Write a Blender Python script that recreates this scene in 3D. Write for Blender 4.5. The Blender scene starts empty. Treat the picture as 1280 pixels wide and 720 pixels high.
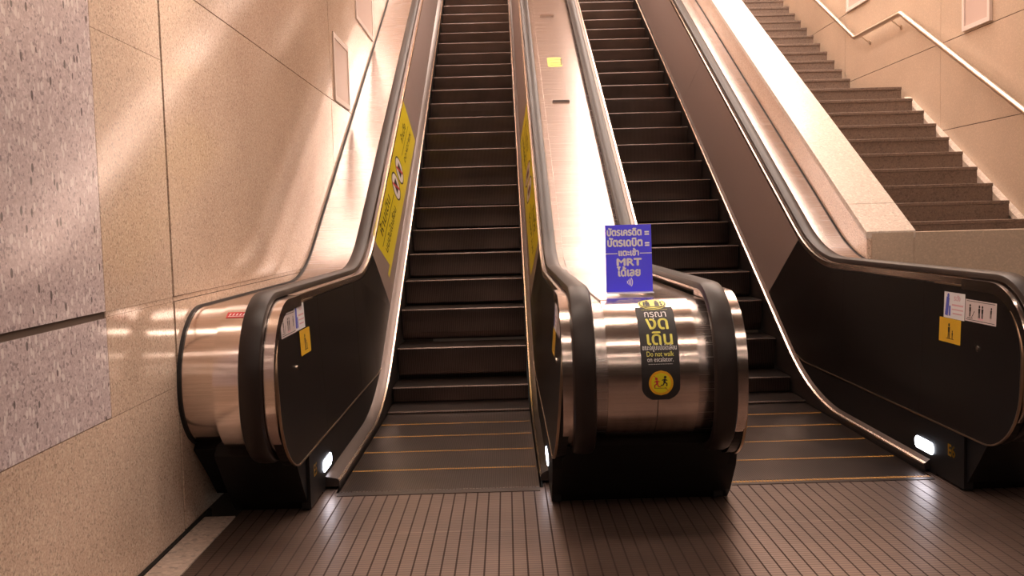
import bpy, bmesh, math, random
from mathutils import Vector, Matrix
random.seed(7)
S = bpy.context.scene
COL = S.collection

# ------------------------------------------------------------------ view settings
S.view_settings.view_transform = 'Standard'
S.view_settings.look = 'None'
S.view_settings.gamma = 1.0
S.view_settings.use_curve_mapping = False
S.view_settings.exposure = 0.0

# ------------------------------------------------------------------ camera
F, VPX, VPY, ROLL, EYE = 1165.0, 632.0, 281.0, 0.028, 1.3
dy = Vector(((VPX-640)/F, -(VPY-360)/F, -1)).normalized()
up = Vector((-ROLL, 1, 0)); up = (up - dy*up.dot(dy)).normalized()
dx = dy.cross(up)
cam_data = bpy.data.cameras.new('camera'); cam = bpy.data.objects.new('camera', cam_data); COL.objects.link(cam)
cam_data.sensor_width = 36.0; cam_data.lens = F*36.0/1280.0; cam_data.clip_start = 0.05
M = Matrix((dx, dy, up)).to_4x4(); M.translation = Vector((0, 0, EYE)); cam.matrix_world = M
S.camera = cam

# ------------------------------------------------------------------ constants of the place
T = math.tan(math.radians(29.8))
Y_END = 17.4
XWL = -1.43                      # left wall
XPW = 2.43                       # parapet between escalator and stair
XWR = 4.78                       # wall beside the stair

# ------------------------------------------------------------------ materials
def mat(name, col, rough=0.5, metal=0.0, spec=0.5, emit=None, estr=0.0, coat=0.0):
    m = bpy.data.materials.new(name); m.use_nodes = True
    b = m.node_tree.nodes['Principled BSDF']
    b.inputs['Base Color'].default_value = (*col, 1); b.inputs['Roughness'].default_value = rough
    b.inputs['Metallic'].default_value = metal; b.inputs['Specular IOR Level'].default_value = spec
    if coat: b.inputs['Coat Weight'].default_value = coat; b.inputs['Coat Roughness'].default_value = 0.05
    if emit: b.inputs['Emission Color'].default_value = (*emit, 1); b.inputs['Emission Strength'].default_value = estr
    return m

class N:
    """small node-building helper"""
    def __init__(s, m): s.t = m.node_tree; s.b = s.t.nodes['Principled BSDF']
    def n(s, kind, **kw):
        o = s.t.nodes.new(kind)
        for k, v in kw.items():
            if k in o.inputs: o.inputs[k].default_value = v
            else: setattr(o, k, v)
        return o
    def l(s, a, b): s.t.links.new(a, b)
    def coord(s, scale=(1, 1, 1), rot=(0, 0, 0)):
        g = s.n('ShaderNodeNewGeometry'); mp = s.n('ShaderNodeMapping')
        mp.inputs['Scale'].default_value = scale; mp.inputs['Rotation'].default_value = rot
        s.l(g.outputs['Position'], mp.inputs['Vector']); return mp.outputs['Vector']
    def ramp(s, fac, stops):
        r = s.n('ShaderNodeValToRGB'); e = r.color_ramp.elements
        while len(e) < len(stops): e.new(0.5)
        for i, (p, c) in enumerate(stops): e[i].position = p; e[i].color = (*c, 1)
        s.l(fac, r.inputs['Fac']); return r.outputs['Color']
    def mix(s, fac, a, b, mode='MIX'):
        x = s.n('ShaderNodeMix'); x.data_type = 'RGBA'; x.blend_type = mode
        for sock, v in ((x.inputs[0], fac), (x.inputs[6], a), (x.inputs[7], b)):
            if hasattr(v, 'links'): s.l(v, sock)
            else: sock.default_value = v if not isinstance(v, tuple) else (*v, 1)
        return x.outputs[2]
    def bump(s, h, strength=0.2, dist=0.002):
        b = s.n('ShaderNodeBump'); b.inputs['Strength'].default_value = strength; b.inputs['Distance'].default_value = dist
        s.l(h, b.inputs['Height']); s.l(b.outputs['Normal'], s.b.inputs['Normal'])
    def math(s, op, a, b=None):
        x = s.n('ShaderNodeMath'); x.operation = op
        for i, v in enumerate((a, b)):
            if v is None: continue
            if hasattr(v, 'links'): s.l(v, x.inputs[i])
            else: x.inputs[i].default_value = v
        return x.outputs[0]

def granite(name, c0, c1, c2, scale=90.0, rough=0.12, big=0.25, coat=0.0, fleck=None, dark=0.55, spec=0.5):
    m = mat(name, c1, rough, 0, spec, coat=coat); k = N(m); v = k.coord()
    a = k.n('ShaderNodeTexNoise', Scale=scale, Detail=3.0, Roughness=0.7); k.l(v, a.inputs['Vector'])
    c = k.ramp(a.outputs['Fac'], [(0.30, c0), (0.47, c1), (0.62, c2)])
    d = k.n('ShaderNodeTexVoronoi', Scale=scale*0.9); k.l(v, d.inputs['Vector'])
    c = k.mix(0.35, c, k.ramp(k.n('ShaderNodeSeparateColor').outputs[0], [(0, c1), (1, c1)]))
    sp = k.n('ShaderNodeSeparateColor'); k.l(d.outputs['Color'], sp.inputs[0])
    c = k.mix(k.math('MULTIPLY', k.math('GREATER_THAN', sp.outputs[0], 0.86), dark), c, tuple(x*0.45 for x in c0))
    c = k.mix(k.math('MULTIPLY', k.math('GREATER_THAN', sp.outputs[1], 0.82), 0.4), c, tuple(min(1, x*1.25) for x in c2))
    b = k.n('ShaderNodeTexNoise', Scale=1.3, Detail=2.0); k.l(v, b.inputs['Vector'])
    c = k.mix(big, c, k.ramp(b.outputs['Fac'], [(0.3, tuple(x*0.75 for x in c1)), (0.7, c2)]))
    if fleck:
        f = k.n('ShaderNodeTexVoronoi', Scale=38.0); f.inputs['Randomness'].default_value = 1.0
        mp = k.n('ShaderNodeMapping'); mp.inputs['Rotation'].default_value = (0.6, 0.3, 0.2); mp.inputs['Scale'].default_value = (1, 1.5, 0.75)
        k.l(v, mp.inputs['Vector']); k.l(mp.outputs['Vector'], f.inputs['Vector'])
        fs = k.n('ShaderNodeSeparateColor'); k.l(f.outputs['Color'], fs.inputs[0])
        near = k.math('LESS_THAN', f.outputs['Distance'], 0.42)
        c = k.mix(k.math('MULTIPLY', k.math('MULTIPLY', near, k.math('GREATER_THAN', fs.outputs[0], 0.74)), 0.8), c, fleck)
        c = k.mix(k.math('MULTIPLY', k.math('MULTIPLY', near, k.math('GREATER_THAN', fs.outputs[1], 0.95)), 0.8), c, tuple(x*0.25 for x in c0))
    k.l(c, k.b.inputs['Base Color'])
    return m

def brushed(name, col, rough, axis=0, metal=1.0, var=0.10):
    """brushed sheet metal: fine streaks that run along the given axis"""
    m = mat(name, col, rough, metal); k = N(m)
    sc = [260.0, 260.0, 260.0]; sc[axis] = 1.2
    v = k.coord(tuple(sc))
    a = k.n('ShaderNodeTexNoise', Scale=1.0, Detail=2.0); k.l(v, a.inputs['Vector'])
    c = k.ramp(a.outputs['Fac'], [(0.3, tuple(x*(1-var) for x in col)), (0.7, tuple(min(1, x*(1+var)) for x in col))])
    k.l(c, k.b.inputs['Base Color'])
    r = k.n('ShaderNodeMapRange'); r.inputs['To Min'].default_value = rough*0.8; r.inputs['To Max'].default_value = rough*1.25
    k.l(a.outputs['Fac'], r.inputs['Value']); k.l(r.outputs['Result'], k.b.inputs['Roughness'])
    return m

MT = {}
MT['granite'] = granite('beige_granite', (0.34, 0.215, 0.15), (0.69, 0.50, 0.385), (0.88, 0.71, 0.57), 135.0, 0.10, dark=0.45, spec=0.38)
MT['granite_r'] = granite('beige_granite_dull', (0.48, 0.36, 0.26), (0.60, 0.465, 0.35), (0.68, 0.54, 0.42), 110.0, 0.38, 0.4, dark=0.15)
MT['terrazzo'] = granite('grey_terrazzo', (0.42, 0.325, 0.33), (0.65, 0.525, 0.535), (0.82, 0.71, 0.71), 120.0, 0.16, 0.15, fleck=(0.92, 0.84, 0.82))
MT['cap'] = granite('pale_granite', (0.60, 0.50, 0.43), (0.74, 0.64, 0.56), (0.84, 0.76, 0.68), 80.0, 0.22, 0.1, dark=0.2)
MT['border'] = granite('border_granite', (0.34, 0.25, 0.20), (0.56, 0.43, 0.36), (0.70, 0.57, 0.48), 60.0, 0.3)
MT['stair'] = granite('brown_stair_stone', (0.125, 0.09, 0.07), (0.19, 0.14, 0.112), (0.26, 0.195, 0.16), 80.0, 0.45, 0.3)
MT['joint'] = mat('joint_filler', (0.10, 0.065, 0.045), 0.8)
MT['steel'] = brushed('brushed_steel', (0.78, 0.66, 0.60), 0.17, 0)
MT['deck'] = brushed('brushed_deck_steel', (0.58, 0.50, 0.47), 0.25, 0)
MT['trim'] = mat('bright_trim', (0.80, 0.66, 0.55), 0.22, 1.0)
MT['gold'] = mat('brass_edge', (0.46, 0.34, 0.24), 0.3, 1.0)
MT['black_panel'] = mat('black_lacquer_panel', (0.009, 0.0065, 0.006), 0.34, 0.0, 0.25)
MT['brown_panel'] = brushed('brown_satin_panel', (0.42, 0.335, 0.31), 0.5, 0, 0.6, 0.05)
MT['plinth'] = mat('black_plinth', (0.006, 0.0045, 0.0045), 0.5, 0.0, 0.3)
MT['rubber'] = mat('black_rubber', (0.022, 0.014, 0.012), 0.42, 0.0, 0.3)
MT['gasket'] = mat('gasket', (0.012, 0.01, 0.01), 0.6)
MT['skirt'] = mat('dark_skirt', (0.055, 0.044, 0.04), 0.40, 0.7)
MT['skirt_deck'] = mat('skirt_deck', (0.10, 0.078, 0.07), 0.34, 0.9)
MT['white'] = mat('white_vinyl', (0.80, 0.77, 0.78), 0.4)
MT['pale'] = mat('pale_pink_vinyl', (0.66, 0.56, 0.55), 0.4)
MT['ink'] = mat('black_ink', (0.02, 0.016, 0.016), 0.5)
MT['amber'] = mat('amber_vinyl', (0.72, 0.42, 0.03), 0.4)
MT['yellow'] = mat('yellow_vinyl', (0.80, 0.68, 0.02), 0.35)
MT['lemon'] = mat('lemon_ink', (0.86, 0.80, 0.16), 0.4)
MT['red'] = mat('red_vinyl', (0.62, 0.04, 0.05), 0.4)
MT['pink'] = mat('pink_ink', (0.72, 0.42, 0.46), 0.5)
MT['blue_ink'] = mat('blue_ink', (0.10, 0.12, 0.55), 0.5)
MT['blue'] = mat('blue_print', (0.075, 0.065, 0.88), 0.3, 0, 0.5)
MT['acrylic'] = mat('acrylic', (0.75, 0.75, 0.85), 0.12)
MT['brown_ink'] = mat('olive_ink', (0.14, 0.11, 0.03), 0.4)
MT['orange'] = mat('orange_ink', (0.86, 0.42, 0.02), 0.4)
MT['white_ink'] = mat('white_ink', (0.90, 0.86, 0.86), 0.4)
MT['demar'] = mat('yellow_demarcation', (0.50, 0.24, 0.03), 0.5)
MT['led'] = mat('comb_led', (0.9, 0.92, 1.0), 0.3, emit=(0.86, 0.88, 1.0), estr=14.0)
MT['lamp'] = mat('lamp_diffuser', (1, 1, 1), 0.5, emit=(1.0, 0.80, 0.68), estr=13.5)
MT['lamp_left'] = mat('lamp_diffuser_left', (1, 1, 1), 0.5, emit=(1.0, 0.80, 0.68), estr=24.0)
MT['lamp_low'] = mat('lamp_diffuser_low', (1, 1, 1), 0.5, emit=(1.0, 0.80, 0.66), estr=23.0)
MT['lamp_body'] = mat('lamp_body', (0.6, 0.58, 0.55), 0.5)
MT['ceil_low'] = mat('dark_ceiling', (0.30, 0.235, 0.195), 0.8)
MT['ceil_high'] = mat('pale_ceiling', (0.80, 0.70, 0.61), 0.8)
MT['hall_wall'] = mat('hall_wall', (0.10, 0.075, 0.06), 0.6)
MT['poster_frame'] = mat('poster_frame', (0.84, 0.74, 0.70), 0.4)
MT['poster'] = mat('poster_sheet', (0.66, 0.52, 0.47), 0.35)
MT['rail'] = mat('stair_rail_steel', (0.72, 0.62, 0.52), 0.28, 1.0)
MT['shadow_gap'] = mat('gap_shade_black', (0.012, 0.008, 0.006), 0.9)  # near-black colour stands in for shade inside the wall-foot gap

def step_mat():
    m = mat('grooved_step', (0.2, 0.16, 0.14), 0.30, 1.0); k = N(m)
    g = k.n('ShaderNodeNewGeometry'); sx = k.n('ShaderNodeSeparateXYZ'); k.l(g.outputs['Position'], sx.inputs[0])
    w = k.math('PINGPONG', sx.outputs[0], 0.0055)
    w = k.math('DIVIDE', w, 0.0055)
    c = k.ramp(w, [(0.35, (0.045, 0.033, 0.029)), (0.62, (0.18, 0.138, 0.123))])
    n = k.n('ShaderNodeTexNoise', Scale=3.0, Detail=4.0); k.l(g.outputs['Position'], n.inputs['Vector'])
    c = k.mix(0.5, c, k.ramp(n.outputs['Fac'], [(0.3, (0.07, 0.053, 0.046)), (0.7, (0.14, 0.108, 0.096))]))
    k.l(c, k.b.inputs['Base Color'])
    return m
MT['step'] = step_mat()

def floor_mat():
    m = mat('grooved_metal_floor', (0.2, 0.15, 0.13), 0.34, 0.55); k = N(m)
    g = k.n('ShaderNodeNewGeometry'); sx = k.n('ShaderNodeSeparateXYZ'); k.l(g.outputs['Position'], sx.inputs[0])
    ph = k.math('ADD', sx.outputs[0], 10.0 - 0.0205)
    f = k.math('ABSOLUTE', k.math('SUBTRACT', k.math('FRACT', k.math('DIVIDE', ph, 0.0551)), 0.5))     # 0.5 at plank edges
    groove = k.math('GREATER_THAN', f, 0.437)
    r = k.math('PINGPONG', sx.outputs[1], 0.0115); r = k.math('DIVIDE', r, 0.0115)
    c = k.ramp(r, [(0.25, (0.085, 0.055, 0.044)), (0.7, (0.235, 0.16, 0.128))])
    n = k.n('ShaderNodeTexNoise', Scale=2.2, Detail=5.0, Roughness=0.6); k.l(g.outputs['Position'], n.inputs['Vector'])
    c = k.mix(0.4, c, k.ramp(n.outputs['Fac'], [(0.32, (0.085, 0.055, 0.042)), (0.68, (0.235, 0.158, 0.125))]))
    seam = k.math('LESS_THAN', k.math('ABSOLUTE', k.math('SUBTRACT', sx.outputs[1], 3.905)), 0.004)
    c = k.mix(k.math('MULTIPLY', seam, 0.5), c, (0.34, 0.25, 0.21))
    c = k.mix(k.math('MULTIPLY', groove, 0.85), c, (0.03, 0.012, 0.009))
    k.l(c, k.b.inputs['Base Color'])
    h = k.math('SUBTRACT', k.math('MULTIPLY', r, 0.25), groove)
    k.bump(h, 0.35, 0.003)
    rr = k.math('ADD', k.math('MULTIPLY', groove, 0.4), 0.36); k.l(rr, k.b.inputs['Roughness'])
    return m
MT['floor'] = floor_mat()

# ------------------------------------------------------------------ object helpers
def tag(o, label=None, cat=None, group=None, kind=None):
    if label: o['label'] = label
    if cat: o['category'] = cat
    if group: o['group'] = group
    if kind: o['kind'] = kind
    return o
def thing(name, loc, label, cat, group=None):
    o = bpy.data.objects.new(name, None); COL.objects.link(o); o.location = loc; o.empty_display_size = 0.2
    return tag(o, label, cat, group)
def link(name, me, parent=None, smooth=False, mats=()):
    for m in mats: me.materials.append(m)
    o = bpy.data.objects.new(name, me); COL.objects.link(o)
    if smooth:
        for p in me.polygons: p.use_smooth = True
    if parent is not None:
        o.parent = parent; w = parent; off = Vector((0, 0, 0))
        while w: off += w.location; w = w.parent
        me.transform(Matrix.Translation(-off))
    return o
def mesh(name, verts, faces, m, parent=None, smooth=False, midx=None):
    me = bpy.data.meshes.new(name); me.from_pydata([tuple(v) for v in verts], [], faces); me.update()
    bm = bmesh.new(); bm.from_mesh(me); bmesh.ops.recalc_face_normals(bm, faces=bm.faces); bm.to_mesh(me); bm.free()
    ms = m if isinstance(m, (list, tuple)) else [m]
    if midx:
        for p, i in zip(me.polygons, midx): p.material_index = i
    return link(name, me, parent, smooth, ms)
def auto_smooth(o, deg=35):
    me = o.data
    bm = bmesh.new(); bm.from_mesh(me)
    for e in bm.edges:
        if len(e.link_faces) == 2 and e.calc_face_angle(0) > math.radians(deg): e.smooth = False
    for f in bm.faces: f.smooth = True
    bm.to_mesh(me); bm.free(); return o
class MB:
    """collects boxes and prisms for ONE mesh"""
    def __init__(s): s.v = []; s.f = []
    def box(s, a, b):
        i = len(s.v); x0, y0, z0 = a; x1, y1, z1 = b
        s.v += [(x0,y0,z0),(x1,y0,z0),(x1,y1,z0),(x0,y1,z0),(x0,y0,z1),(x1,y0,z1),(x1,y1,z1),(x0,y1,z1)]
        s.f += [[i+j for j in q] for q in ((0,3,2,1),(4,5,6,7),(0,1,5,4),(1,2,6,5),(2,3,7,6),(3,0,4,7))]; return s
    def prism(s, pts, x0, x1):
        """polygon in the y-z plane extruded in x"""
        i = len(s.v); n = len(pts)
        s.v += [(x0, y, z) for y, z in pts] + [(x1, y, z) for y, z in pts]
        s.f += [list(range(i, i+n)), list(range(i+2*n-1, i+n-1, -1))]
        s.f += [[i+j, i+(j+1) % n, i+n+(j+1) % n, i+n+j] for j in range(n)]; return s
    def flat(s, pts):
        i = len(s.v); s.v += pts; s.f.append(list(range(i, i+len(pts)))); return s
    def build(s, name, m, parent=None, bevel=0.0, smooth=False):
        o = mesh(name, s.v, s.f, m, parent)
        if bevel:
            b = o.modifiers.new('bevel', 'BEVEL'); b.width = bevel; b.segments = 2; b.limit_method = 'ANGLE'
        return o

# paths in the y-z plane -----------------------------------------------------------------
def fillet(pts, radii, seg=14):
    """polyline with rounded corners; radii[i] for inner vertices"""
    out = [Vector(pts[0])]
    for i in range(1, len(pts)-1):
        p = Vector(pts[i]); a = (Vector(pts[i-1])-p).normalized(); b = (Vector(pts[i+1])-p).normalized()
        r = radii[i-1]
        if r <= 0: out.append(p); continue
        ang = a.angle(b); t = r/math.tan(ang/2); bis = (a+b).normalized(); c = p+bis*(r/math.sin(ang/2))
        s = p+a*t; e = p+b*t; v0 = s-c; v1 = e-c
        tot = v0.angle_signed(v1)
        for j in range(seg+1):
            th = -tot*j/seg
            out.append(c+Vector((v0.x*math.cos(th)-v0.y*math.sin(th), v0.x*math.sin(th)+v0.y*math.cos(th))))
    out.append(Vector(pts[-1])); return out
def normals(path, flip=1):
    ns = []
    for i in range(len(path)):
        a = path[max(0, i-1)]; b = path[min(len(path)-1, i+1)]; t = (b-a).normalized()
        ns.append(Vector((-t.y, t.x))*flip)
    return ns
def offset(path, d):
    return [p+n*d for p, n in zip(path, normals(path))]
def sweep(name, prof, path, m, parent=None, closed=True, cap=True, smooth=True):
    """prof: (x, d) points, d along the path's normal (up on the level part)"""
    ns = normals(path); v = []; f = []; n = len(prof)
    for p, q in zip(path, ns):
        for (x, d) in prof:
            w = p+q*d; v.append((x, w.x, w.y))
    for i in range(len(path)-1):
        for j in range(n if closed else n-1):
            a = i*n+j; b = i*n+(j+1) % n; f.append([a, b, b+n, a+n])
    if closed and cap: f += [list(range(n)), list(range(len(v)-1, len(v)-n-1, -1))]
    o = mesh(name, v, f, m, parent)
    if smooth: auto_smooth(o)
    return o
def newel_path(yf, zb, zt, yh, yb0, r1, r2, yend=Y_END, rb=1.6, seg=16):
    """round the newel from the plinth, along the level part and up the incline"""
    return fillet([(yb0, zb), (yf, zb), (yf, zt), (yh, zt), (yend, zt+(yend-yh)*T)], [r1, r2, rb], seg)
def path_z(path, y):
    best = None
    for a, b in zip(path, path[1:]):
        if a.x <= y <= b.x and b.x > a.x:
            z = a.y+(b.y-a.y)*(y-a.x)/(b.x-a.x); best = z if best is None else max(best, z)
    return best

# text ------------------------------------------------------------------------------------
def text_mesh(body, size, bold=0.0, align='CENTER', sx=1.0, fit=None):
    """returns (verts2d, faces) of a line of writing, baseline at 0"""
    cu = bpy.data.curves.new('t', 'FONT'); cu.body = body; cu.size = size; cu.align_x = align; cu.offset = bold; cu.resolution_u = 3
    ob = bpy.data.objects.new('t', cu); COL.objects.link(ob)
    dg = bpy.context.evaluated_depsgraph_get(); me = bpy.data.meshes.new_from_object(ob.evaluated_get(dg))
    if fit:
        xs_ = [p.co.x for p in me.vertices]; sx = fit/(max(xs_)-min(xs_))
    v = [(p.co.x*sx, p.co.y) for p in me.vertices]; f = [list(p.vertices) for p in me.polygons]
    bpy.data.objects.remove(ob); bpy.data.curves.remove(cu); bpy.data.meshes.remove(me)
    return v, f
def disc(cx, cy, rx, ry=None, n=28):
    ry = ry or rx
    return [(cx+rx*math.cos(2*math.pi*i/n), cy+ry*math.sin(2*math.pi*i/n)) for i in range(n)]
def rrect(x0, y0, x1, y1, r, n=5):
    out = []
    for cx, cy, a in ((x1-r, y1-r, 0), (x0+r, y1-r, 90), (x0+r, y0+r, 180), (x1-r, y0+r, 270)):
        for i in range(n+1):
            t = math.radians(a+90*i/n); out.append((cx+r*math.cos(t), cy+r*math.sin(t)))
    return out
def ringpoly(cx, cy, r0, r1, a0=0, a1=360, n=28):
    v = []; f = []
    for i in range(n+1):
        t = math.radians(a0+(a1-a0)*i/n)
        v += [(cx+r0*math.cos(t), cy+r0*math.sin(t)), (cx+r1*math.cos(t), cy+r1*math.sin(t))]
    for i in range(n): f.append([2*i, 2*i+1, 2*i+3, 2*i+2])
    return v, f
class Art:
    """flat artwork in (u, v), later placed on a surface; several inks per piece"""
    def __init__(s): s.items = []           # (material, layer, verts2d, faces)
    def poly(s, m, pts, layer=1): s.items.append((m, layer, pts, [list(range(len(pts)))])); return s
    def shape(s, m, vf, layer=1): s.items.append((m, layer, vf[0], vf[1])); return s
    def text(s, m, body, size, u, v, bold=0.0, align='CENTER', sx=1.0, layer=2, fit=None):
        sb = sx if sx < 1 else 1; vv, ff = text_mesh(body, size, 0.0, align, sx, fit)
        for du, dv in (((-1, 0), (1, 0), (0, 1), (0, -1)) if bold > .0007 else ((0, 0),)):
            s.items.append((m, layer, [(a+u+du*bold*sb, b+v+dv*bold) for a, b in vv], ff))
        return s
    def bar(s, m, u0, v0, u1, v1, w, layer=2):
        d = Vector((u1-u0, v1-v0)).normalized(); q = Vector((-d.y, d.x))*w/2
        return s.poly(m, [(u0+q.x, v0+q.y), (u1+q.x, v1+q.y), (u1-q.x, v1-q.y), (u0-q.x, v0-q.y)], layer)
    def build(s, name, place, parent=None, step=0.0004):
        """place(u, v, h) -> world point"""
        V = []; Fc = []; mi = []; ms = []
        for m, layer, v, f in s.items:
            if m not in ms: ms.append(m)
            i = len(V); V += [place(a, b, step*layer) for a, b in v]
            for q in f: Fc.append([i+j for j in q]); mi.append(ms.index(m))
        me = bpy.data.meshes.new(name); me.from_pydata([tuple(p) for p in V], [], Fc); me.update()
        for p, k in zip(me.polygons, mi): p.material_index = k
        return link(name, me, parent, False, ms)
def man(art, m, u, v, h, lean=0.0):
    """tiny standing figure"""
    r = h*0.12
    art.poly(m, disc(u+lean*h*0.9, v+h*0.88, r, r, 10), 2)
    art.poly(m, [(u-h*.13+lean*h*.3, v+h*.40), (u+h*.13+lean*h*.3, v+h*.40), (u+h*.15+lean*h*.7, v+h*.74), (u-h*.15+lean*h*.7, v+h*.74)], 2)
    art.bar(m, u-h*.07+lean*h*.3, v+h*.42, u-h*.09, v, h*.10); art.bar(m, u+h*.07+lean*h*.3, v+h*.42, u+h*.09, v, h*.10)

# ================================================================== SETTING
PITS = ((-0.875, 0.15), (1.06, 2.075)); Y_COMB = 4.53
def build_setting():
    b = MB()
    xs = [-1.272, PITS[0][0], PITS[0][1], PITS[1][0], PITS[1][1], 6.5]
    for i in range(5):
        pit = i in (1, 3)
        b.flat([(xs[i], -6, 0), (xs[i+1], -6, 0), (xs[i+1], Y_COMB if pit else 6.27, 0), (xs[i], Y_COMB if pit else 6.27, 0)])
    tag(b.build('floor', MT['floor']), kind='structure')
    # pale granite strip along the wall, slabs with fine joints
    b = MB(); y = -6.0
    while y < 4.2:
        b.box((-1.415, y, -0.02), (-1.275, min(y+0.597, 4.2), 0.004)); y += 0.6
    tag(b.build('trim_1', MT['border']), kind='structure')
    tag(MB().box((-1.43, -6, -0.03), (-1.415, 4.3, 0.012)).build('gap_shade_left', MT['shadow_gap']), kind='structure')  # solid black strip painted as the shaded gap between wall and border
    # left wall: polished granite panels, with thin open joints; grey terrazzo panel towards the camera
    g = 0.0035; x0, x1 = XWL-0.06, XWL
    def cells(name, ys, zs, m, skip=()):
        q = MB()
        for i in range(len(ys)-1):
            for j in range(len(zs)-1):
                if (i, j) in skip: continue
                q.box((x0, ys[i]+g/2, zs[j]+g/2), (x1, ys[i+1]-g/2, zs[j+1]-g/2))
        return q.build(name, m)
    wl = tag(MB().box((x0-0.1, -6, -1), (x0+0.053, Y_END+.25, 8)).build('wall_left', MT['joint']), kind='structure')
    q = MB()
    def cell(y0, y1, z0, z1, gg=g): q.box((x0, y0+gg/2, z0+gg/2), (x1, y1-gg/2, z1-gg/2))
    for z0, z1 in ((0.012, 0.648), (0.648, 1.012), (1.030, 2.03), (2.03, 4.4), (4.4, 8)):
        a = 3.312 if z0 > 0.6 else -6
        cell(a, 3.980, z0, z1, 0.0016)
    q.box((x0, 3.312, 1.012), (x1-.0015, 3.98, 1.03))
    for z0, z1 in ((0.012, 1.012), (1.03, 2.39), (2.39, 4.75), (4.75, 8)):
        for y0, y1 in ((3.985, 7.9), (7.9, 11.9), (11.9, 15.8), (15.8, Y_END)): q.box((x0, y0+(.008 if y0 > 4 else .016), z0+.003), (x1, y1-.004, z1-.003))
    q.box((x0, 4.0, 1.012), (x1-.006, Y_END, 1.03))
    me = q.build('wall_panel', MT['granite'], wl)
    q = MB()
    for z0, z1 in ((0.65, 1.008), (1.032, 8)):
        for y0, y1 in ((-6, -1.4), (-1.4, 1.0), (1.0, 3.310)): cell(y0, y1, z0, z1, 0.002)
    q.build('wall_panel', MT['terrazzo'], wl)['label'] = 'grey speckled terrazzo wall panel'
    # slot at the groove on the near part of the wall
    MB().box((x0, -6, 1.008), (x1-0.012, 3.310, 1.032)).build('groove', MT['joint'], wl)
    # far side: wall beside the stair
    b = MB(); zs = [-1, 1.25, 2.19, 3.13, 4.07, 5.01, 8]; ys = [6.27, 7.4, 10.25, 13.1, 15.95, Y_END]
    for i in range(len(ys)-1):
        for j in range(len(zs)-1): b.box((XWR, ys[i]+.003, zs[j]+.004), (XWR+.05, ys[i+1]-.003, zs[j+1]-.004))
    wr = tag(b.build('wall_right', MT['granite_r']), kind='structure')
    MB().box((XWR+.004, 6.27, -1), (XWR+.15, Y_END, 8)).build('joint', MT['joint'], wr)
    # parapet between right escalator and stair, with sloping cap, and the low wall in front of the stair landing
    yc = 4.19; yp = 6.27
    zc = lambda y: (y-yc)*T
    b = MB().prism([(yp, -0.5), (yp, zc(yp)-0.05), (Y_END, zc(Y_END)-0.05), (Y_END, -0.5)], XPW, 2.74)
    pw = tag(b.build('wall_middle', MT['granite']), kind='structure')
    n = Vector((-T, 1)).normalized()
    cap = MB(); yy = yp
    for y0, y1 in ((6.262, 6.60), (6.60, 9.0), (9.0, 11.4), (11.4, 13.8), (13.8, Y_END)):
        cap.prism([(y0, zc(y0)-0.048), (y0, zc(y0)), (y1-.003, zc(y1-.003)), (y1-.003, zc(y1-.003)-0.048)], XPW-0.008, 2.757)
    cap.build('cap', MT['cap'], pw, 0.003)
    b = MB().box((2.74, yp, -0.5), (6.5, yp+0.2, 1.175))
    tag(b.build('wall_front', MT['granite_r']), kind='structure')
    MB().box((2.46, yp-0.012, -0.5), (2.74, yp-0.001, 1.175)).build('facing', MT['granite_r'], pw)
    # ceilings, hall walls, upper end
    tag(MB().box((XWL, -6, 2.95), (6.5, 4.6, 3.05)).build('ceiling', MT['ceil_low']), kind='structure')
    tag(MB().box((XWL, 4.5, 7.6), (6.5, Y_END+.25, 7.7)).build('ceiling', MT['ceil_high']), kind='structure')
    tag(MB().box((XWL, 4.5, 3.05), (6.5, 4.6, 7.6)).build('wall_upper', MT['ceil_high']), kind='structure')
    tag(MB().box((XWL-.16, -6.1, -0.1), (6.6, -6, 3.05)).build('wall_back', MT['hall_wall']), kind='structure')
    tag(MB().box((6.5, -6, -0.1), (6.6, 6.47, 3.05)).build('wall_hall', MT['hall_wall']), kind='structure')
    tag(MB().box((XWL-.16, Y_END+.25, -1), (6.6, Y_END+.35, 7.7)).build('wall_far', MT['ceil_high']), kind='structure')
build_setting()

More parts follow.
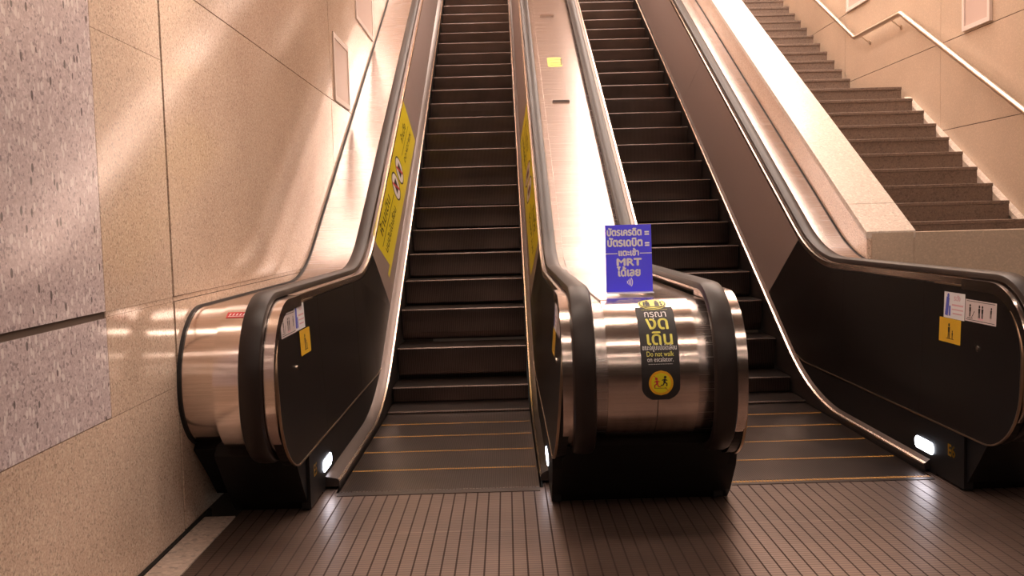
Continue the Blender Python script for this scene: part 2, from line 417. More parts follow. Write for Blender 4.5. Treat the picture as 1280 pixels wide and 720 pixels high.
# ================================================================== STAIR
def build_stair():
    st = thing('stone_staircase', (3.7, 8.4, 1.05), 'brown stone staircase of two flights between pale parapet and granite wall', 'stairs')
    xl, xr = 2.742, 4.70
    def step(y, z, depth, h):
        o = MB().prism([(y+.012, z-h), (y+.012, z-.035), (y, z-.03), (y, z-.004), (y+.004, z), (y+depth, z), (y+depth, z-h)], xl, xr)
        o.build('step', MT['stair'], st)
    for k in range(9): step(8.389+.297*k, 1.226+.174*k, .31, .174)
    step(8.389+.297*9, 1.226+.174*9, 12.4-8.389-.297*9+.013, .174)          # landing
    for k in range(15): step(12.4+.297*k, 2.792+.174*(k+1), .31, .174)
    MB().box((xl, 6.475, 0.93), (XWR-.004, 8.4, 1.052)).build('lower_landing', MT['stair'], st)
    # pale sloping gutter between the step ends and the wall
    g = MB().prism([(8.2, 1.0), (8.33, 1.10), (11.0, 2.664), (12.35, 2.70), (Y_END-.6, 2.70+(Y_END-12.95)*.585), (Y_END-.6, 2.6+(Y_END-12.95)*.585), (12.4, 2.6), (11.05, 2.5)], xr, XWR-.001)
    g.build('gutter', MT['cap'], st)['label'] = 'pale stone gutter beside the step ends'
    # handrail
    R = thing('stair_handrail', (4.66, 8.4, 2.2), 'round steel handrail on brackets along the granite wall above the stair', 'handrail')
    pts = [(7.2, 1.57), (10.99, 3.655), (12.41, 3.655), (16.6, 6.0)]
    path = fillet(pts, [.08, .08], 5); r = .03
    sweep('rail', [(4.66+r*math.cos(a*math.pi/6), r*math.sin(a*math.pi/6)-r) for a in range(12)], path, MT['rail'], R)
    for y, z in ((8.6, 2.34), (10.75, 3.52), (11.25, 3.655), (12.2, 3.655), (14.2, 4.66), (16.2, 5.77)):
        z -= 2*r
        p = []; 
        b = MB()
        for t in range(9):
            a = math.pi/2*t/8; p.append((4.66+.0+(.10)*math.sin(a)*1.0, z-.075*(1-math.cos(a)) if False else z-.075*math.sin(a)))
        v = []; f = []; q = .007
        for i, (x, zz) in enumerate(p):
            for (ddy, ddz) in ((-q, -q), (q, -q), (q, q), (-q, q)): v.append((x, y+ddy, zz+ddz))
        for i in range(len(p)-1):
            for j in range(4): f.append([i*4+j, i*4+(j+1) % 4, (i+1)*4+(j+1) % 4, (i+1)*4+j])
        n = len(v)
        for j in range(16): v.append((XWR-.012, y+.028*math.cos(j*math.pi/8), z-.075+.028*math.sin(j*math.pi/8)))
        for j in range(16): v.append((XWR-.001, y+.028*math.cos(j*math.pi/8), z-.075+.028*math.sin(j*math.pi/8)))
        f.append([n+j for j in range(16)])
        for j in range(16): f.append([n+j, n+(j+1) % 16, n+16+(j+1) % 16, n+16+j])
        mesh('bracket', v, f, MT['rail'], R)
build_stair()

# posters on the walls
def poster(x, nx, y0, y1, z0, z1, label, group, thick=.03):
    t = thing('poster_frame', (x, (y0+y1)/2, z0), label, 'poster', group)
    fw = .045; a, c = (x, x+nx*thick) if nx > 0 else (x+nx*thick, x)
    b = MB().box((a, y0, z0), (c, y1, z0+fw)).box((a, y0, z1-fw), (c, y1, z1)).box((a, y0, z0+fw), (c, y0+fw, z1-fw)).box((a, y1-fw, z0+fw), (c, y1, z1-fw))
    b.build('frame', MT['poster_frame'], t)
    a, c = (x, x+nx*thick*.5) if nx > 0 else (x+nx*thick*.5, x)
    MB().box((a, y0+fw, z0+fw), (c, y1-fw, z1-fw)).build('sheet', MT['poster'], t)
poster(XWR-.002, -1, 9.17, 9.72, 3.15, 4.0, 'white framed poster on the right wall above the lower stair flight', 'framed posters on the stair wall')
poster(XWR-.002, -1, 12.2, 12.98, 4.075, 4.95, 'white framed poster on the right wall above the stair landing', 'framed posters on the stair wall')
poster(XWL+.002, 1, 8.05, 8.8, 2.40, 2.98, 'pinkish framed panel on the left wall close above the escalator deck', 'framed panels on the left wall', .012)
poster(XWL+.002, 1, 9.4, 10.6, 3.38, 4.2, 'pale framed panel higher up on the left wall', 'framed panels on the left wall', .012)

# ================================================================== ESCALATORS
ZT = 1.03
def handrail_profile(xc, w=.094, th=.036):
    h = w/2
    return [(xc-h+.012, -th), (xc-h, -th+.006), (xc-h, -.016), (xc-h+.006, -.006), (xc-h+.02, 0), (xc, .002), (xc+h-.02, 0), (xc+h-.006, -.006), (xc+h, -.016), (xc+h, -th+.006), (xc+h-.012, -th)]
NOSE = fillet([(3.0, 0.0), (6.42, 0.0), (Y_END+2, (Y_END+2-6.42)*T)], [1.0], 20)
STEP_Z = {5: .018, 6: .13, 7: .37}
STEP_Y = [4.548, 4.945, 5.352, 5.745, 6.105, 6.44, 6.785]
while STEP_Y[-1] < 16.7: STEP_Y.append(STEP_Y[-1]+.372)
def escalator(name, label, xc, xs, sides):
    """xc: centre of the steps; sides: dicts with s=-1/+1, hr (handrail centre x), yh, panel x"""
    E = thing(name, (xc, 4.53, 0), label, 'escalator')
    hw = .497
    # steps
    for i, (y, y2) in enumerate(zip(STEP_Y, STEP_Y[1:])):
        z = STEP_Z.get(i, path_z(NOSE, y)); dp = y2-y
        prof = [(y+.006, z), (y+dp+.006, z), (y+dp+.006, z-.06), (y+.05, z-.25), (y+.030, z-.19), (y+.014, z-.10), (y+.003, z-.03), (y, z-.008), (y+.002, z-.003)]
        s = MB().prism(prof, xc-hw, xc+hw).build('step', MT['step'], E)
        if i < 4:
            d = MB(); n = 70
            for k in range(n):
                xa = xc-hw+.004+k*(2*hw-.008)/n; d.box((xa, y+dp-.018, z), (xa+(2*hw-.008)/n*.62, y+dp-.002, z+.002))
            d.build('demarcation_line', MT['demar'], s)
    # comb plate
    c = MB()
    for k in range(60):
        xa = xc-hw+k*2*hw/60; c.box((xa, 4.528, -.004), (xa+.008, 4.552, .003))
    c.box((xc-hw, 4.47, -.02), (xc+hw, 4.53, .003))
    c.build('comb', MT['skirt_deck'], E)
    if xc > 1:
        c = MB()
        for k in range(60): c.box((xc-hw+k*2*hw/60, 4.505, .003), (xc-hw+k*2*hw/60+.012, 4.529, .0042))
        c.build('comb_stripe', MT['demar'], E)
    for sd in sides:
        s = sd['s']; xp = sd['panel']; hr = sd['hr']; yh = sd['yh']; zt = sd.get('zt', ZT); lean = sd.get('lean', 0); xf = xp+s*lean*.6
        xi = xc+s*.505
        hpath = newel_path(3.72, .30, zt, yh, 4.5, .30, .36)
        sweep('handrail', handrail_profile(hr), hpath, MT['rubber'], E)
        # steel fascia and guide under the handrail
        a, bq = sorted((xf, hr+s*.012))
        fpath = offset(hpath, -.038)
        kf = max(k for k, p in enumerate(fpath) if p.x < 4.2 and p.y > .8)
        sweep('fascia', [(a, 0), (bq, 0), (bq, -.05), (a, -.05)], fpath[:kf+1]+[Vector((4.32, fpath[kf].y))], MT['steel'], E)
        gpath = [Vector((4.322, fpath[kf].y))]+fpath[kf+1:]
        xg = xp+s*lean; wch = abs(hr+s*.012-xg)
        for u0, u1, dz, m, nm in ((-.002, .012, 0, 'trim', 'guide_lip'), (.0125, wch-.040, -.014, 'brown_panel', 'guide_channel'), (wch-.0395, wch-.026, .002, 'trim', 'guide_lip')):
            a, bq = sorted((xg+s*u0, xg+s*u1))
            sweep(nm, [(a, 0), (bq, 0), (bq, -.03), (a, -.03)], offset(gpath, dz), MT[m], E)
        # line along the panel foot, and the skirt deck below it
        yl = sd.get('yl', 6.80)
        l1 = fillet([(4.05, .272), (yl, .272), (Y_END, .272+(Y_END-yl)*T)], [1.1], 12)
        l2 = fillet([(4.60, .045), (sd.get('y2', 6.36), .045), (Y_END, .045+(Y_END-sd.get('y2', 6.36))*T)], [2.2], 16)
        le = fillet([(4.6, zt-.075), (3.80, zt-.075), (3.80, .272), (yl, .272), (Y_END, .272+(Y_END-yl)*T)], [.30, .28, 1.1], 12)
        pe = sweep('panel_edge', [(xp+s*.004, -.006), (xp-s*.007, -.006), (xp-s*.007, .001), (xp+s*.004, .001)], le, MT['gold'], E)
        for v in pe.data.vertices:
            y = v.co.y+E.location.y
            if y < 4.7: v.co.x += s*lean*max(0, min(1.1, (v.co.z-.272)/.69))
        sweep('skirt_deck', [(xi, -.03), (xi, .0), (xi+s*.012, .010), (xp-s*.002, .022), (xp-s*.002, -.03)], l2, MT['skirt_deck'], E)
        sweep('skirt_lip', [(xi-s*.001, -.008), (xi-s*.004, -.008), (xi-s*.004, .001), (xi+s*.006, .0065), (xi+s*.006, .003)], l2, MT['trim'], E)
        # skirt
        v = []; f = []
        for p in l2: v += [(xi+s*.002, p.x, p.y-.02), (xi+s*.002, p.x, p.y-.45)]
        for k in range(len(l2)-1): f.append([2*k, 2*k+1, 2*k+3, 2*k+2])
        mesh('skirt', v, f, MT['skirt'], E)
        # lower panel between the two lines (black), solid foot of the newel
        top = [(p.x, p.y-.008) for p in l1]
        y0 = 4.25
        pts = [(y0, 0.012), (y0, .262)] + [q for q in top if q[0] > y0+.05] + [(Y_END, top[-1][1]-.5)]
        pts += [(p.x, p.y-.42) for p in reversed(l2) if p.x > 6.7] + [(6.3, -.3), (4.55, -.3), (4.53, .012)]
        a, bq = sorted((xp-s*.002, xp+s*.04))
        lp = MB().prism(pts, a, bq).build('lower_panel', MT['plinth'], E)
        # comb light
        yc, zc_ = 4.66, .125
        ring = [(xp-s*.0035, yc+u, zc_+w) for u, w in rrect(-.105, -.031, .105, .031, .028)]
        ring2 = [(xp-s*.007, yc+u, zc_+w) for u, w in rrect(-.103, -.029, .103, .029, .027)]
        n = len(ring); f = [list(range(n, 2*n))] + [[k, (k+1) % n, n+(k+1) % n, n+k] for k in range(n)]
        mesh('comb_light', ring+ring2, f, MT['led'], lp)
        # upright panels: contour follows the newel
        pp = newel_path(3.80, .272, zt-.075, yh+.03, 4.4, .28, .30)
        k0 = next(k for k, p in enumerate(pp) if p.x <= 3.801)     # front-most
        def topz(y): return path_z(pp[k0:], y)
        def botz(y): return path_z(l1, y)
        gp = .003
        def shear(o):
            for v in o.data.vertices:
                y = v.co.y+E.location.y; zb = botz(y) if y > 4.06 else .272
                v.co.x += s*lean*max(0, (v.co.z-zb)/.69)
            return o
        def panel(tops, bots, m, nm='panel'):
            a, bq = sorted((xp-s*.003, xp+s*.045))
            return shear(MB().prism(tops+bots[::-1], a, bq).build(nm, m, E))
        ty = lambda a, b, n=14: [(a+(b-a)*k/n, topz(a+(b-a)*k/n)) for k in range(n+1)]
        by = lambda a, b, n=14: [(a+(b-a)*k/n, botz(a+(b-a)*k/n)) for k in range(n+1)]
        front = [(p.x, p.y) for p in pp if p.x < 4.72 and p.x > 3.7]
        front = [q for q in front if q[0] < 4.39]
        ft = front[next(k for k, q in enumerate(front) if q[1] > .3):]
        fb = front[:next(k for k, q in enumerate(front) if q[1] > .3)]
        poly = fb + ft + [(4.72-gp, topz(4.72)), (4.72-gp, .272)]
        a, bq = sorted((xp-s*.003, xp+s*.045))
        shear(MB().prism(poly, a, bq).build('newel_panel', MT['black_panel'], E))
        panel(ty(4.72, 5.85-gp), by(4.72, 5.85-gp), MT['black_panel'])
        panel(ty(5.85, sd.get('sb', 6.78)), by(5.85, sd.get('sb', 6.78)+.72), MT['black_panel'])
        e = [(sd.get('sb', 6.78)+gp, sd.get('sb', 6.78)+.72+gp), (10.0, 11.0), (12.7, 13.7), (16.3, Y_END-.05)]
        for (ta, ba), (tb, bb) in zip(e, e[1:]):
            panel(ty(ta, tb-gp), by(ba, bb-gp), MT['brown_panel'])['label'] = 'brown satin panel on the incline'
        for ya in (4.72, 5.85):
            a, bq = sorted((xp-s*.0025, xp)); MB().box((a, ya-.003, .28), (bq, ya, topz(ya)-.01)).build('panel_joint', MT['skirt'], E)
            shear([c for c in E.children if c.name.startswith('panel_joint')][-1])
        # key switch
        kl = s*lean*.6; kx = xp+kl-s*.007
        o = [(kx, 4.16+.011*math.cos(t*math.pi/6), .685+.011*math.sin(t*math.pi/6)) for t in range(12)]
        o2 = [(xp+kl, q[1], q[2]) for q in o]
        mesh('key_switch', o+o2, [list(range(12))]+[[k, (k+1) % 12, 12+(k+1) % 12, 12+k] for k in range(12)], MT['trim'], E)
    return E

XA, XB = -0.364, 1.567
EA = escalator('escalator', 'left escalator running up beside the polished granite wall', XA, 0,
    [dict(s=-1, hr=-1.052, yh=6.5, panel=-.940, zt=1.04, yl=6.84, lean=.03), dict(s=1, hr=.304, yh=6.4, panel=.182, lean=.055)])
EB = escalator('escalator', 'right escalator running up beside the sloping pale parapet', XB, 0,
    [dict(s=-1, hr=.878, yh=6.4, panel=.972), dict(s=1, hr=2.19, yh=6.45, panel=2.10, lean=.025)])

# outer cladding of the left escalator (towards the wall)
cp = newel_path(3.86, .34, .972, 6.5, 4.55, .29, .335, seg=30)
def split_sweep(x0, x1, path, mf, md, E, lift=0.0):
    """steel round the newel, then deck plate along the level part and the incline"""
    k = max(i for i, q in enumerate(path) if q.x < 4.5 and q.y > .9)
    pf = path[:k+1]+[Vector((5.2, path[k].y))]; pd = [Vector((5.203, path[k].y))]+path[k+1:]
    prof = [(x0, lift), (x1, lift), (x1, lift-.03), (x0, lift-.03)]
    sweep('newel_cladding', prof, pf, mf, E); sweep('outer_deck', prof, pd, md, E)
split_sweep(-1.24, -1.06, cp, MT['steel'], MT['deck'], EA, .008)
cp2 = newel_path(3.98, .34, .962, 6.5, 4.55, .28, .335, seg=30)
split_sweep(-1.418, -1.242, cp2, MT['steel'], MT['deck'], EA)
sweep('gasket', [(-1.43, .008), (-1.414, .008), (-1.414, -.03), (-1.43, -.03)], cp2, MT['gasket'], EA)
MB().prism([(4.6, 0), (4.30, 0), (4.24, .05), (4.14, .17), (4.02, .325), (4.06, .365), (4.6, .37)], -1.30, -.953).build('plinth', MT['plinth'], EA)
MB().prism([(4.6, .05), (4.42, .05), (4.30, .17), (4.12, .335), (4.16, .36), (4.6, .36)], -1.424, -1.301).build('plinth', MT['plinth'], EA)
# outer deck of the right escalator
cp = newel_path(3.78, .34, .975, 6.42, 4.55, .29, .34)
sweep('outer_deck', [(2.225, 0), (2.416, 0), (2.416, -.03), (2.225, -.03)], [p for p in cp], MT['deck'], EB)
sweep('gasket', [(2.4165, .004), (2.4295, .004), (2.4295, -.03), (2.4165, -.03)], cp, MT['gasket'], EB)
MB().prism([(4.6, 0), (4.30, 0), (4.24, .05), (4.14, .17), (4.02, .325), (4.06, .365), (4.6, .37)], 2.112, 2.42).build('plinth', MT['plinth'], EB)

# divider between the escalators: stainless deck and newel cladding
DV = thing('escalator_divider', (.607, 4.28, 0), 'wide stainless steel divider with rounded front between the two escalators', 'divider')
DP = newel_path(3.80, .36, .960, 6.42, 4.55, .285, .31, seg=40)
ns = offset(DP, 0)
for a, b in ((.33, .405), (.78, .86)):
    sweep('side_strip', [(a, 0), (b, 0), (b, -.03), (a, -.03)], offset(DP, -.010), MT['deck'], DV)
# front cladding in two halves with a seam, then deck plates
def part_path(p, a, b): return [q for i, q in enumerate(p) if a <= i <= b]
iflat = max(i for i, q in enumerate(DP) if q.x < 4.2 and q.y > .9)
front_path = DP[:iflat+1]+[Vector((4.62, .960))]
for a, b in ((.405, .6105), (.6135, .78)):
    sweep('newel_cladding', [(a, 0), (b, 0), (b, -.03), (a, -.03)], front_path, MT['steel'], DV)
rest = [Vector((4.625, .960))]+DP[iflat+1:]
for a, b in ((.405, .6125), (.6135, .78)):
    sweep('deck_plate', [(a, 0), (b, 0), (b, -.03), (a, -.03)], rest, MT['deck'], DV)
MB().prism([(4.6, 0), (4.30, 0), (4.24, .05), (4.14, .17), (4.02, .325), (4.06, .365), (4.6, .37)], .224, .966).prism([(4.52, 0), (4.299, 0), (4.24, .05), (4.12, .20), (4.10, .258), (4.52, .258)], .180, 1.006).build('plinth', MT['plinth'], DV)
INC = math.atan(T)
def deck_point(x, y, h=0): return Vector((x, y, path_z(DP, y))) + Vector((0, -math.sin(INC), math.cos(INC)))*h
for x, y in ((.565, 9.05), (.562, 11.35)):
    b = MB(); w = .085
    p0 = deck_point(x, y); a = Vector((0, math.cos(INC), math.sin(INC))); u = Vector((0, -math.sin(INC), math.cos(INC)))
    v = []
    for (i, j, k) in ((-1,-1,0),(1,-1,0),(1,1,0),(-1,1,0),(-.92,-.6,1),(.92,-.6,1),(.92,.8,1),(-.92,.8,1)):
        v.append(p0+Vector((w*i, 0, 0))+a*(.022*j)+u*(.022*k))
    mesh('slide_stop', v, [[0,3,2,1],[4,5,6,7],[0,1,5,4],[1,2,6,5],[2,3,7,6],[3,0,4,7]], MT['deck'], DV)

# ================================================================== SIGNS AND STICKERS
def side_place(x, s, y0, z0, ydir, lean=0.0):
    """surface at x facing -s; u runs along y*ydir, v up"""
    return lambda u, v, h: Vector((x-s*h+s*lean*(z0+v-.272)/.69, y0+ydir*u, z0+v))

# small safety stickers on the newel panels -------------------------------------------------
def safety(x, s, ydir, which, yref):
    pl = 'left' if which == 'L' else 'right'
    # u runs rightwards as seen from the step side
    A = Art().poly(MT['white'], [(0, 0), (.205, 0), (.205, .125), (0, .125)], 1)
    A.bar(MT['blue_ink'], .028, .012, .04, .10, .03); A.poly(MT['blue_ink'], disc(.042, .108, .011, .011, 10), 2); A.bar(MT['blue_ink'], .06, .012, .06, .06, .016)
    A.text(MT['pink'], 'ระวัง', .034, .13, .088, .0008); A.bar(MT['pink'], .08, .066, .19, .066, .008); A.bar(MT['pink'], .08, .045, .19, .045, .006); A.bar(MT['pink'], .09, .026, .18, .026, .006)
    B = Art().poly(MT['pale'], [(0, 0), (.275, 0), (.275, .10), (0, .10)], 1)
    B.bar(MT['ink'], .012, .093, .263, .093, .0025); B.bar(MT['ink'], .012, .008, .263, .008, .0025)
    man(B, MT['ink'], .045, .022, .058); B.bar(MT['ink'], .062, .02, .085, .05, .004)
    man(B, MT['ink'], .128, .022, .058); man(B, MT['ink'], .155, .022, .058); B.bar(MT['pink'], .118, .018, .166, .018, .008)
    man(B, MT['ink'], .228, .03, .048, .08); B.bar(MT['ink'], .02, .016, .07, .016, .003)
    C = Art().poly(MT['amber'], [(0, 0), (.215, 0), (.215, .117), (0, .117)], 1)
    man(C, MT['ink'], .10, .022, .072); man(C, MT['ink'], .135, .022, .04); C.bar(MT['ink'], .075, .02, .15, .02, .003)
    return A, B, C
# right newel (faces -x): seen from the left, rightwards is towards the camera (-y)
A, B, C = safety(2.105, 1, -1, 'R', 0)
for art, y, z, nm, lb in ((A, 4.495, .795, 'white', 'white sticker with blue figure on the right black newel panel, above the amber one'),
                          (B, 4.285, .800, 'pale', 'pale pink three picture sticker on the right black newel panel'),
                          (C, 4.535, .677, 'amber', 'amber warning sticker on the right black newel panel')):
    o = art.build('safety_sticker', side_place(2.0965, 1, y, z, -1, .025)); tag(o, lb, 'sticker', 'safety stickers on the newel panels')
A, B, C = safety(-.935, -1, 1, 'L', 0)
for art, y, z, lb in ((A, 4.185, .845, 'white sticker with blue figure on the left black newel panel, above the amber one'),
                      (B, 3.925, .843, 'pale pink three picture sticker on the left black newel panel'),
                      (C, 4.26, .722, 'amber warning sticker on the left black newel panel')):
    o = art.build('safety_sticker', side_place(-.9355, -1, y, z, 1, .03)); tag(o, lb, 'sticker', 'safety stickers on the newel panels')
A, B, C = safety(.192, 1, -1, 'M', 0)
for art, y, z, lb in ((A, 4.495, .795, 'white sticker seen edge on, on the divider side of the left escalator'),
                      (B, 4.285, .800, 'pale pink sticker seen edge on, on the divider side of the left escalator'),
                      (C, 4.535, .677, 'amber sticker seen edge on, on the divider side of the left escalator')):
    o = art.build('safety_sticker', side_place(.1785, 1, y, z, -1, .055)); tag(o, lb, 'sticker', 'safety stickers on the newel panels')
# number decals
o = Art().text(MT['amber'], 'E6', .078, 0, 0, .002).build('number_decal', side_place(2.10-.0025, 1, 4.372, .138, -1)); tag(o, 'amber E6 lettering on the black foot of the right newel', 'lettering')
o = Art().text(MT['amber'], 'E5', .078, 0, 0, .002).build('number_decal', side_place(-.940+.0025, -1, 4.372, .138, 1)); tag(o, 'small amber E5 lettering on the black foot of the left newel', 'lettering')

# yellow banners on the incline panels -----------------------------------------------------
def banner(x, s, ydir, P, label, lean):
    """P: four (y, z): top far, bottom far, bottom near, top near"""
    tf, bf, bn, tn = [Vector((x, a, b)) for a, b in P]
    def place(u, v, h):
        # u 0..1 left to right as read, v 0..1 bottom to top
        if ydir < 0: u = 1-u
        lo = bn.lerp(bf, u); hi = tn.lerp(tf, u); p = lo.lerp(hi, v); p.x += -s*h+s*lean*(p.z-(.272+(p.y-(6.84 if s < 0 else 6.80))*T))/.69; return p
    A = Art().poly(MT['yellow'], [(0, 0), (1, 0), (1, 1), (0, 1)], 1)
    def row(body, size, u, v, sx=.16, bold=.004): A.text(MT['ink'], body, size, u, v, bold, 'CENTER', sx)
    L = 3.0
    row('ห้ามเดิน', .26, .20, .62, .30); row('บนบันไดเลื่อน', .20, .21, .28, .26)
    A.bar(MT['ink'], .05, .53, .38, .53, .02)
    row('ห้ามวิ่ง', .22, .82, .62, .26); row('DO NOT RUN', .15, .82, .30, .26)
    A.bar(MT['ink'], .68, .53, .94, .53, .015)
    for u in (.45, .57):
        A.poly(MT['ink'], disc(u, .5, .052, .30), 2); A.poly(MT['white'], disc(u, .5, .046, .265), 3)
        A.poly(MT['ink'], [(u-.02, .38), (u+.02, .38), (u+.024, .62), (u-.016, .62)], 4)
        A.poly(MT['red'], [(u-.034, .66), (u-.028, .70), (u+.034, .34), (u+.028, .30)], 5)
    return tag(A.build('warning_banner', place), label, 'banner', 'yellow banners on the escalator sides')
banner(-.9365, -1, 1, [(9.30, 2.55), (10.05, 2.22), (7.50, .90), (6.88, 1.26)], 'yellow warning banner on the left side of the left escalator', .03)
banner(.1785, 1, -1, [(9.30, 2.50), (10.05, 2.17), (7.55, .88), (6.90, 1.22)], 'yellow warning banner on the divider side of the left escalator', .055)

# tall black notice wrapped over the divider's rounded front --------------------------------
def on_newel(xc, s0, fp):
    """surface coordinates along a rounded newel path"""
    arc = [0.0]
    for a, b in zip(fp, fp[1:]): arc.append(arc[-1]+(b-a).length)
    fn = normals(fp)
    def place(u, v, h):
        s = s0+v
        for i in range(len(arc)-1):
            if arc[i] <= s <= arc[i+1]:
                t = (s-arc[i])/(arc[i+1]-arc[i]); p = fp[i].lerp(fp[i+1], t); n = fn[i].lerp(fn[i+1], t).normalized()
                q = p+n*(h+.001); return Vector((xc+u, q.x, q.y))
        q = fp[-1]; return Vector((xc+u, q.x, q.y))
    return place
A = Art()
W = .079; Ht = .439
n = 36
prev = None
for k in range(n+1):                                  # black ground in strips so that it bends with the steel
    v = Ht*k/n
    w = W if v > .055 else W*math.sqrt(max(0.02, 1-((.055-v)/.062)**2))
    if prev: A.poly(MT['ink'], [(-prev[1], prev[0]), (prev[1], prev[0]), (w, v), (-w, v)], 1)
    prev = (v, w)
ey = .468
def oval(m, rx, ry, layer, k=14, ey=ey):
    for i in range(k):
        v0 = -ry+2*ry*i/k; v1 = -ry+2*ry*(i+1)/k; a0 = rx*math.sqrt(max(0, 1-(v0/ry)**2))+.0003; a1 = rx*math.sqrt(max(0, 1-(v1/ry)**2))+.0003
        A.poly(m, [(-a0, ey+v0), (a0, ey+v0), (a1, ey+v1), (-a1, ey+v1)], layer)
oval(MT['lemon'], .060, .050, 2); oval(MT['ink'], .056, .046, 3); oval(MT['lemon'], .052, .042, 4)
for u in (-.022, .018):
    A.poly(MT['ink'], disc(u, ey+.022, .0065, .008), 5); A.poly(MT['ink'], [(u-.010, ey-.025), (u+.010, ey-.025), (u+.009, ey+.013), (u-.009, ey+.013)], 5)
for u in (-.038, .038): A.bar(MT['ink'], u, ey-.022, u*.92, ey+.016, .008, 5)
A.bar(MT['ink'], -.046, ey-.030, .046, ey-.030, .005, 5)
for k in range(17): A.bar(MT['lemon'], -.052+k*.0065, .416, -.0485+k*.0065, .416, .003, 3)
A.text(MT['white_ink'], 'กรุณา', .058, 0, .368, .0006, layer=3, fit=.092)
A.text(MT['lemon'], 'งด', .098, .004, .303, .0018, layer=3, fit=.090)
A.text(MT['lemon'], 'เดิน', .082, .004, .232, .0016, layer=3, fit=.104)
A.text(MT['white_ink'], 'ขณะอยู่บนบันไดเลื่อน', .030, 0, .209, .0004, layer=3, fit=.142)
A.text(MT['lemon'], 'Do not walk', .030, 0, .182, .0003, layer=3, fit=.112)
A.text(MT['white_ink'], 'on escalator.', .028, 0, .160, .0003, layer=3, fit=.108)
for k in range(20): A.poly(MT['white_ink'], disc(-.048+k*.005, .150, .0014, .0014, 6), 3)
cy = .072
oval(MT['orange'], .050, .052, 3, 18, cy); oval(MT['yellow'], .040, .042, 4, 18, cy)
def runner(m, u, v, k):
    g = 1.25
    P = lambda a, b: (u+a*k*g, v+b*g)
    A.poly(m, [(x, y) for x, y in disc(*P(.003, .017), .0055, .0055, 10)], 5)
    for (a, b, c, d, w) in ((0, 0, .002, .012, .009), (0, 0, .009, -.004, .005), (.009, -.004, .008, -.013, .0045), (0, 0, -.004, -.009, .005), (-.004, -.009, -.012, -.010, .0045), (.002, .010, .010, .006, .004), (.002, .010, -.008, .007, .004)):
        A.bar(m, *P(a, b), *P(c, d), w, 5)
runner(MT['red'], -.016, cy-.003, -1); runner(MT['ink'], .013, cy+.003, 1)
A.bar(MT['red'], -.029, cy+.030, .029, cy-.032, .002, 6); A.bar(MT['ink'], -.028, cy-.021, .024, cy-.021, .0015, 5)
o = A.build('notice_sticker', on_newel(.622, .828, front_path), step=.0006)
tag(o, 'tall black and yellow walking notice on the rounded steel front of the divider', 'sticker')

# red label on the left newel's steel
A = Art().poly(MT['red'], [(-.042, -.022), (.042, -.022), (.042, .022), (-.042, .022)], 1)
for u in (-.03, -.015, 0, .015, .03): A.bar(MT['white_ink'], u, -.006, u+.004, .010, .005, 2)
A.bar(MT['white_ink'], -.034, -.012, .034, -.012, .003, 2)
op_ = offset(newel_path(3.86, .34, .972, 6.5, 4.55, .29, .335, seg=30), .008)
o = A.build('small_label', on_newel(-1.178, 1.25, op_), step=.0004)
tag(o, 'small red label on the steel cladding beside the left handrail', 'sticker')

# yellow sticker on the sloping deck
A = Art().poly(MT['lemon'], rrect(-.075, -.14, .075, .14, .03), 1)
for v in (-.09, -.03, .06): A.bar(MT['brown_ink'], -.05, v, .06, v+.01, .012, 2)
A.bar(MT['brown_ink'], .066, -.10, .07, .10, .012, 2)
o = A.build('deck_sticker', lambda u, v, h: deck_point(.565+u, 9.98, .001+h) + Vector((0, math.cos(INC), math.sin(INC)))*v)
tag(o, 'small yellow sticker between the two stops on the sloping steel deck', 'sticker')

# blue standing sign on the divider -----------------------------------------------------------
SG = thing('standing_sign', (.612, 4.33, .97), 'blue and white standing sign on the steel divider between the escalators', 'sign')
tilt = math.radians(7); yawr = math.radians(-3)
def sign_place(u, v, h):
    y = v*math.sin(tilt)-h*math.cos(tilt); z = v*math.cos(tilt)+h*math.sin(tilt)
    return Vector((.567+u*math.cos(yawr)-y*math.sin(yawr), 4.31+u*math.sin(yawr)+y*math.cos(yawr), .975+z))
w, h = .107, .312
v = [sign_place(a, b, c) for c in (0, -.004) for a, b in ((-w, 0), (w, 0), (w, h), (-w, h))]
mesh('board', v, [[0,1,2,3],[7,6,5,4],[0,4,5,1],[1,5,6,2],[2,6,7,3],[3,7,4,0]], MT['blue'], SG)
v = [sign_place(a, .0, b)+Vector((0, 0, dz)) for dz in (0, .004) for a, b in ((-w, .06), (w, .06), (w, -.09), (-w, -.09))]
for q in v[:4]: q.z = .9705
for q in v[4:]: q.z = .9745
mesh('foot', v, [[0,1,2,3],[7,6,5,4],[0,4,5,1],[1,5,6,2],[2,6,7,3],[3,7,4,0]], MT['acrylic'], SG)
A = Art()
A.text(MT['white_ink'], 'บัตรเครดิต', .046, -.018, .262, .0019, fit=.158); A.text(MT['white_ink'], 'บัตรเดบิต', .052, -.016, .212, .0021, fit=.160)
for vv in (.277, .266, .225, .214): A.poly(MT['white_ink'], rrect(.076, vv-.0035, .097, vv+.0035, .0015), 2)
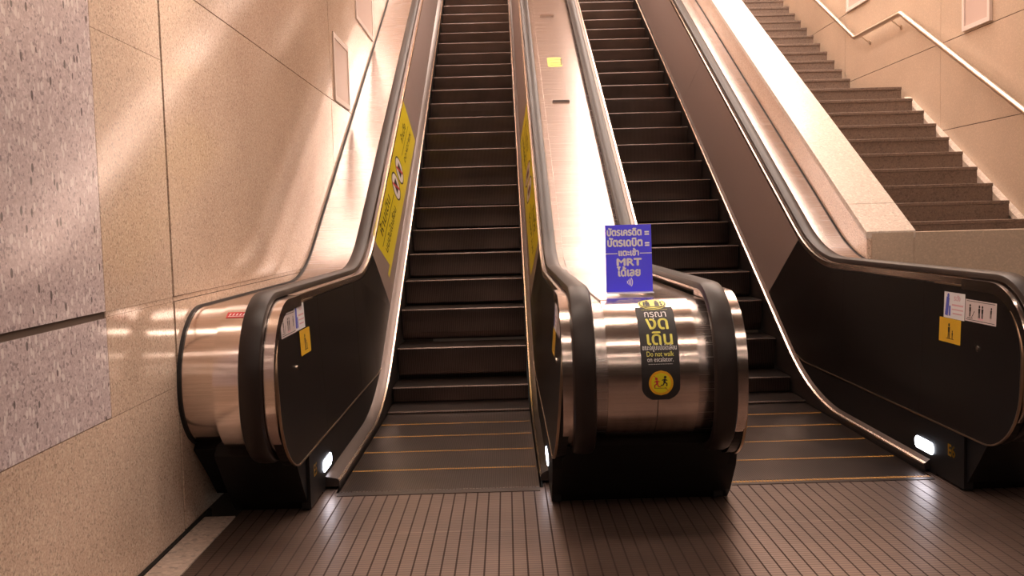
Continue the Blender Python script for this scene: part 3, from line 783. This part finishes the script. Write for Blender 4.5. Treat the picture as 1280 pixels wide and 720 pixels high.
A.text(MT['white_ink'], 'แตะเข้า', .040, 0, .168, .0016, fit=.092); A.bar(MT['white_ink'], -w, .178, -.052, .178, .0035); A.bar(MT['white_ink'], .052, .178, w, .178, .0035)
A.text(MT['white_ink'], 'MRT', .046, 0, .122, .0024, fit=.112); A.text(MT['white_ink'], 'ได้เลย', .052, 0, .073, .0022, fit=.105)
for k in range(4): A.shape(MT['white_ink'], ringpoly(-.018, .044, .008+.0075*k, .0115+.0075*k, -38, 38, 10), 2)
A.build('lettering', sign_place, SG)

# ================================================================== LAMPS
def lamp(x0, x1, y, z, label, m, group, w=.16):
    t = thing('ceiling_light', ((x0+x1)/2, y, z-.06), label, 'light', group)
    MB().box((x0-.02, y-w/2-.03, z-.04), (x1+.02, y+w/2+.03, z-.001)).build('housing', MT['lamp_body'], t)
    MB().box((x0, y-w/2, z-.06), (x1, y+w/2, z-.0405)).build('diffuser', m, t)
for i, y in enumerate((8.4, 10.2, 11.8, 13.4, 16.4)):
    lamp(-.95, -.15, y, 7.6, 'ceiling light high above the left escalator', MT['lamp_left'], 'high ceiling lights over the left escalator', .7)
    lamp(1.40, 2.35, y, 7.6, 'ceiling light high above the right escalator', MT['lamp'], 'high ceiling lights over the right escalator', 1.3)
    lamp(3.0, 4.7, y, 7.6, 'long ceiling light high above the stair', MT['lamp'], 'high ceiling lights over the stair', 1.0)
for i, (y, w0, w1) in enumerate(((3.95, .22, .05), (2.0, .07, .075), (-.2, .02, .025), (-2.8, .02, .02))):
    lamp(-1.25, .75, y, 2.95, 'long ceiling light in the low hall ceiling, on the left', MT['lamp_low'], 'low ceiling lights on the left of the hall', w0)
    lamp(.80, 4.6, y, 2.95, 'long ceiling light in the low hall ceiling, on the right', MT['lamp_low'], 'low ceiling lights on the right of the hall', w1)

# ambient
wd = bpy.data.worlds.new('world'); S.world = wd; wd.use_nodes = True
wd.node_tree.nodes['Background'].inputs[0].default_value = (1.0, 0.85, 0.72, 1); wd.node_tree.nodes['Background'].inputs[1].default_value = 0.03
